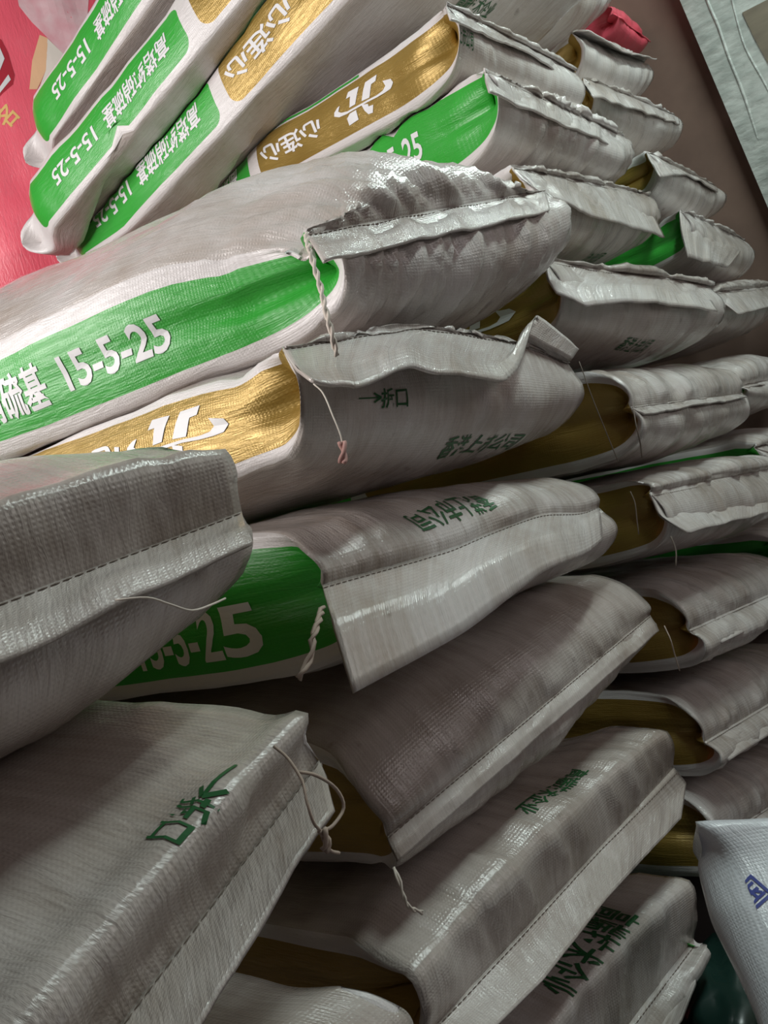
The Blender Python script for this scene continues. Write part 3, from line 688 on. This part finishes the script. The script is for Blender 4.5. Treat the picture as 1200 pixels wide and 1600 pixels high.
def gusset_print(s, front, size=1., parts=('emblem', 'name', 'kind', 'ratio'), rt=None, rw=.13, kt=None, et=None, dy=0.):
    """the printed side: gold first (upside down) or green first (upright)"""
    if front == 'gold': pos = lambda p: 1.0 - p + s.uoff; da, db = 1, -1
    else: pos = lambda p: p; da, db = -1, 1
    if 'ratio' in parts: decal(s, 'left', '15-5-25', rt or pos(.205), dy, rw, .036 * size, da, db, M_PW)
    if 'kind' in parts: decal(s, 'left', '高塔纯硝硫基', kt or pos(.39), dy, .185, .047 * size, da, db, M_PW, shear=.12)
    if 'name' in parts: decal(s, 'left', '心连心', pos(.64), dy, .16, .046 * size, da, db, M_PW, shear=-.25)
    if 'emblem' in parts: decal(s, 'left', EMB, et or pos(.82), 0, .13, .066 * size, -1, 1, M_PW, name='printed_emblem')
gusset_print(A1, 'green', 1.2, ('ratio', 'kind'), rt=.265, rw=.125, kt=.445)
gusset_print(A2, 'gold', 1.0, ('emblem', 'name'), et=.205)
gusset_print(A3, 'green', 1.2, ('ratio',), rt=.192, rw=.115, dy=-.016)
for s_ in (Bm2, Bm1, B0, B1): gusset_print(s_, 'gold', .95)
gusset_print(B2, 'green', 1., ('ratio',), rt=.245)
for s_, t0_, w_ in ((B0, .27, .42), (B1, .36, .26)): decal(s_, 'left', [[(0, 0), (1, 0), (1, 1), (0, 1)]], t0_, .0525, w_, .011 if s_ is B0 else .005, 1, 1, M_PGL, name='printed_stripe')
for s_ in (B4, B6): gusset_print(s_, 'gold', 1., ('emblem',))
CO, TE, OPEN = '香港上市公司', '高端技术企业', '拆口'
ARROW = [[(0, -.04), (.97, -.04), (.97, .04), (0, .04)], [(1, .03), (.72, .30), (.66, .22), (.9, .0)], [(1, -.03), (.9, .0), (.66, -.22), (.72, -.30)]]
def px_on(s, region, px, py):
    """sheet coordinates (x, arc) of the point of a sack nearest to the ray through a pixel"""
    if region == 'top': X, Bc, c0 = s.X, s.arcT, 0
    else: X, Bc, c0 = s.X[::-1], s.arcB, s.nx + s.ng
    V = s.V[:s.nf + 14, c0:c0 + s.nx]; r = nn(ray(px, py)); d = V - CAM; t = d @ r; e = np.linalg.norm(d - t[..., None] * r, axis=2) + t * .02
    i, j = np.unravel_index(np.argmin(e), e.shape); x0, b0 = X[j], Bc[i]
    if not hasattr(s, 'N'): return x0, b0
    for hw in (.014, .004):
        ga, gb = [q.ravel() for q in np.meshgrid(x0 + np.linspace(-hw, hw, 9), np.maximum(0, b0 + np.linspace(-hw, hw, 9)))]
        P, _ = surf(s, region, ga, gb); d = P - CAM; t = d @ r; e = np.linalg.norm(d - t[:, None] * r, axis=1) + t * .02; k = np.argmin(e); x0, b0 = ga[k], gb[k]
    return x0, b0
def sheet_print(s, region, txt, px, py, w, h, flip=False, rot=0., mat=None, shear=0.):
    x, b = px_on(s, region, px, py)
    # upright on the lower sheet: up is towards the seam; on the upper sheet: up is away from it
    k = -1 if region == 'bottom' else 1
    da, db = (1, k) if not flip else (-1, -k)
    decal(s, region, txt, x, b, w, h, da, db, mat or M_PG, rot=rot, shear=shear)
sheet_print(A2, 'bottom', CO, 752, 694, .145, .028)
sheet_print(A2, 'bottom', OPEN, 616, 622, .032, .019)
sheet_print(A2, 'bottom', ARROW, 577, 622, .026, .011)
sheet_print(A3, 'top', CO, 712, 792, .12, .03, True)
sheet_print(A3, 'bottom', CO, 775, 965, .11, .028)
sheet_print(B4, 'bottom', CO, 994, 541, .085, .03, shear=.2)
sheet_print(B3, 'bottom', CO, 925, 404, .085, .03, shear=.2)
sheet_print(B0, 'bottom', TE, 745, 6, .10, .03)
sheet_print(B1, 'bottom', CO, 722, 55, .05, .024)
sheet_print(A5, 'top', TE, 866, 1236, .12, .02, True)
sheet_print(A6, 'top', TE, 918, 1478, .15, .042, True)
sheet_print(Z2, 'top', OPEN, 283, 1278, .028, .024, False, math.pi)
sheet_print(Z2, 'top', ARROW, 340, 1217, .028, .016, False, math.pi)
sheet_print(A4, 'bottom', TE, 612, 1330, .02, .01)
for ch_, px_, py_ in (('国', 1178, 1397), ('企', 1188, 1440), ('上', 1200, 1476)): sheet_print(D1, 'bottom', ch_, px_, py_, .026, .026, rot=.5, mat=M_PB)
def sheet_poly(s, region, pts, mat, off=.0008, name='printed_shape'):
    q = [px_on(s, region, *p) for p in pts]
    x0, x1 = min(p[0] for p in q), max(p[0] for p in q); y0, y1 = min(p[1] for p in q), max(p[1] for p in q)
    decal(s, region, [q], (x0 + x1) / 2, (y0 + y1) / 2, x1 - x0, y1 - y0, 1, 1, mat, name=name, off=off, step=.02)
sheet_poly(Rd, 'bottom', [(22, -30), (140, -30), (135, 60), (100, 85), (75, 60), (50, 35), (30, 10)], M_PP)
sheet_poly(Rd, 'bottom', [(62, 55), (75, 60), (72, 110), (58, 140), (46, 140), (50, 95)], plain('orange_print', (.9, .55, .32), .5))
sheet_poly(Rd, 'bottom', [(74, 60), (100, 85), (88, 140), (60, 170), (60, 140), (72, 110)], M_PC)
sheet_poly(Rd, 'bottom', [(-30, 45), (2, 62), (12, 82), (12, 108), (23, 118), (20, 132), (-30, 180)], M_PR)
sheet_poly(Rd, 'bottom', [(-30, 58), (0, 75), (7, 92), (0, 110), (-30, 125)], M_PW, .0016)
sheet_poly(Rd, 'bottom', [(-30, 162), (-2, 139), (13, 117), (17, 125), (0, 146), (-30, 174)], M_PW, .0016)
sheet_print(Rd, 'bottom', '名', 10, 182, .05, .05, rot=.6, mat=M_PY)
sheet_poly(Rd, 'bottom', [(-40, 360), (0, 345), (40, 318), (60, 325), (40, 352), (0, 388), (-40, 410)], M_PP)
sheet_poly(Rd, 'bottom', [(-40, 455), (0, 440), (62, 385), (75, 400), (40, 440), (-20, 480)], M_PC)

# ---- loose threads of the seams
def thread(s, pts, r, mat=None, braid=0, name='loose_thread'):
    P = []
    for px, py, yo in pts:
        l = s_plane(s, px, py, yo); P.append(s.O + s.ex * l[0] + s.ey * l[1] + s.ez * l[2])
    o = tube(name, P, r, mat or M_THR, s.root, n=5, braid=braid); return o
thread(A1, [(478, 366, -.03), (482, 385, -.045), (488, 405, -.052), (500, 445, -.062), (508, 480, -.07), (518, 520, -.075), (526, 556, -.07)], .0014, M_THW, .006)
thread(A2, [(490, 600, -.05), (505, 615, -.058), (520, 650, -.066), (532, 680, -.07), (536, 700, -.07)], .0006, M_THW)
thread(A2, [(534, 690, -.072), (538, 708, -.073), (534, 724, -.072)], .0017, plain('pink_thread_end', (.48, .27, .24), .9), .005)
thread(A3, [(503, 950, -.03), (498, 970, -.05), (488, 1000, -.06), (488, 1020, -.06), (478, 1040, -.06), (466, 1060, -.06)], .0016, M_THR, .007)
thread(Z1, [(180, 938, -.06), (230, 934, -.066), (265, 944, -.066), (300, 954, -.066), (330, 945, -.06), (352, 935, -.05)], .0006, M_THW)
thread(Z2, [(428, 1166, -.03), (450, 1185, -.04), (472, 1220, -.05), (480, 1255, -.055), (490, 1285, -.055), (503, 1300, -.05)], .0009)
thread(Z2, [(466, 1206, -.045), (495, 1212, -.05), (525, 1232, -.052), (537, 1262, -.052), (520, 1290, -.052), (503, 1300, -.05), (508, 1318, -.05), (518, 1330, -.05), (530, 1333, -.05)], .0010)
thread(Z2, [(503, 1296, -.052), (512, 1318, -.052), (506, 1330, -.05)], .0015, M_THR, .005)
thread(A4, [(615, 1355, -.03), (625, 1380, -.036), (630, 1400, -.038), (640, 1418, -.038), (660, 1426, -.036)], .0010, M_THW, .005)
thread(B5, [(990, 640, -.03), (994, 665, -.035), (1000, 690, -.035), (1003, 715, -.03)], .0009, M_SEAM)
thread(B6, [(985, 768, -.03), (992, 785, -.035), (995, 810, -.035), (998, 835, -.035)], .0006, M_SEAM)
thread(B6, [(1048, 838, -.04), (1056, 860, -.045), (1056, 885, -.045)], .0010, M_SEAM)
thread(B7, [(1038, 978, -.02), (1048, 1000, -.03), (1054, 1022, -.03), (1062, 1048, -.03)], .0008, M_THR)
thread(A2, [(905, 565, -.03), (925, 620, -.04), (945, 670, -.045), (966, 722, -.045)], .0006, M_SEAM)

# ---- board against the wall
def on_x(px, py, X): r = ray(px, py); return r * X / r[0] + CAM
def prism(name, poly, x0, x1, mat, parent=None):
    n = len(poly); V = [(x0, p[1], p[2]) for p in poly] + [(x1, p[1], p[2]) for p in poly]
    f = [tuple(range(n)), tuple(range(2 * n - 1, n - 1, -1))] + [(i, n + i, n + (i + 1) % n, (i + 1) % n) for i in range(n)]
    return link_mesh(name, V, f, mat, parent, False)
M_FILM = plain('grey_white_film', (.55, .58, .54), .24, noise=(.36, .39, .36), scale=9, bump=.006, stretch=(1, 2.2, 5))
M_KRAFT = plain('brown_board', (.20, .17, .12), .6, noise=(.15, .125, .09), scale=14, stretch=(1, 1, 4))
bt = bpy.data.objects.new('wrapped_board', None); C.objects.link(bt)
tag(bt, 'board wrapped in whitish plastic film leaning against the brown wall at the upper right', 'board')
p0, p1 = on_x(1062, 0, 1.985), on_x(1200, 325, 1.985); dv = p0 - p1
top_, bot_ = p1 + dv * 2.1, p1 - dv * (p1[2] - .003) / dv[2]
board = [top_, bot_, bot_ + np.array([0, -.6, 0]), top_ + np.array([0, -.6, 0])]
prism('wrapped_panel', board, 1.985, 2.012, M_FILM, bt)
prism('bare_patch', [on_x(1160, 20, 1.984), on_x(1180, 62, 1.984), on_x(1202, 102, 1.984), on_x(1260, 150, 1.984), on_x(1260, -30, 1.984), on_x(1195, 2, 1.984)], 1.982, 1.986, M_KRAFT, bt)
tube('film_fold', [on_x(1085, -60, 1.986), on_x(1107, 5, 1.986), on_x(1122, 40, 1.986), on_x(1140, 92, 1.986), on_x(1163, 150, 1.986), on_x(1190, 235, 1.989)], .004, M_FILM, bt)
tube('film_fold', [on_x(1135, -40, 1.986), on_x(1150, 25, 1.986), on_x(1165, 75, 1.986), on_x(1195, 130, 1.986), on_x(1230, 200, 1.988)], .003, M_FILM, bt)

# ---- crumpled dark bag on the floor at the lower right
bmx = bmesh.new(); bmesh.ops.create_icosphere(bmx, subdivisions=4, radius=1)
cc = np.array([v.co for v in bmx.verts]); fc = [[v.index for v in f.verts] for f in bmx.faces]; bmx.free()
fp = ray(1150, 1580); fp = fp * ((.045 - H) / fp[2]) + CAM
rr = 1 + .28 * vnoise(cc * 2.1 + 3) + .14 * (1 - np.abs(vnoise(cc * 4.7 + 9)) * 2)
P_ = cc * rr[:, None] * np.array([.10, .07, .045]) + fp; P_[:, 2] = np.maximum(P_[:, 2], .002)
tag(link_mesh('crumpled_bag', P_, fc, plain('dark_green_film', (.012, .035, .028), .25)), 'crumpled dark green plastic bag on the dark floor at the lower right', 'bag')
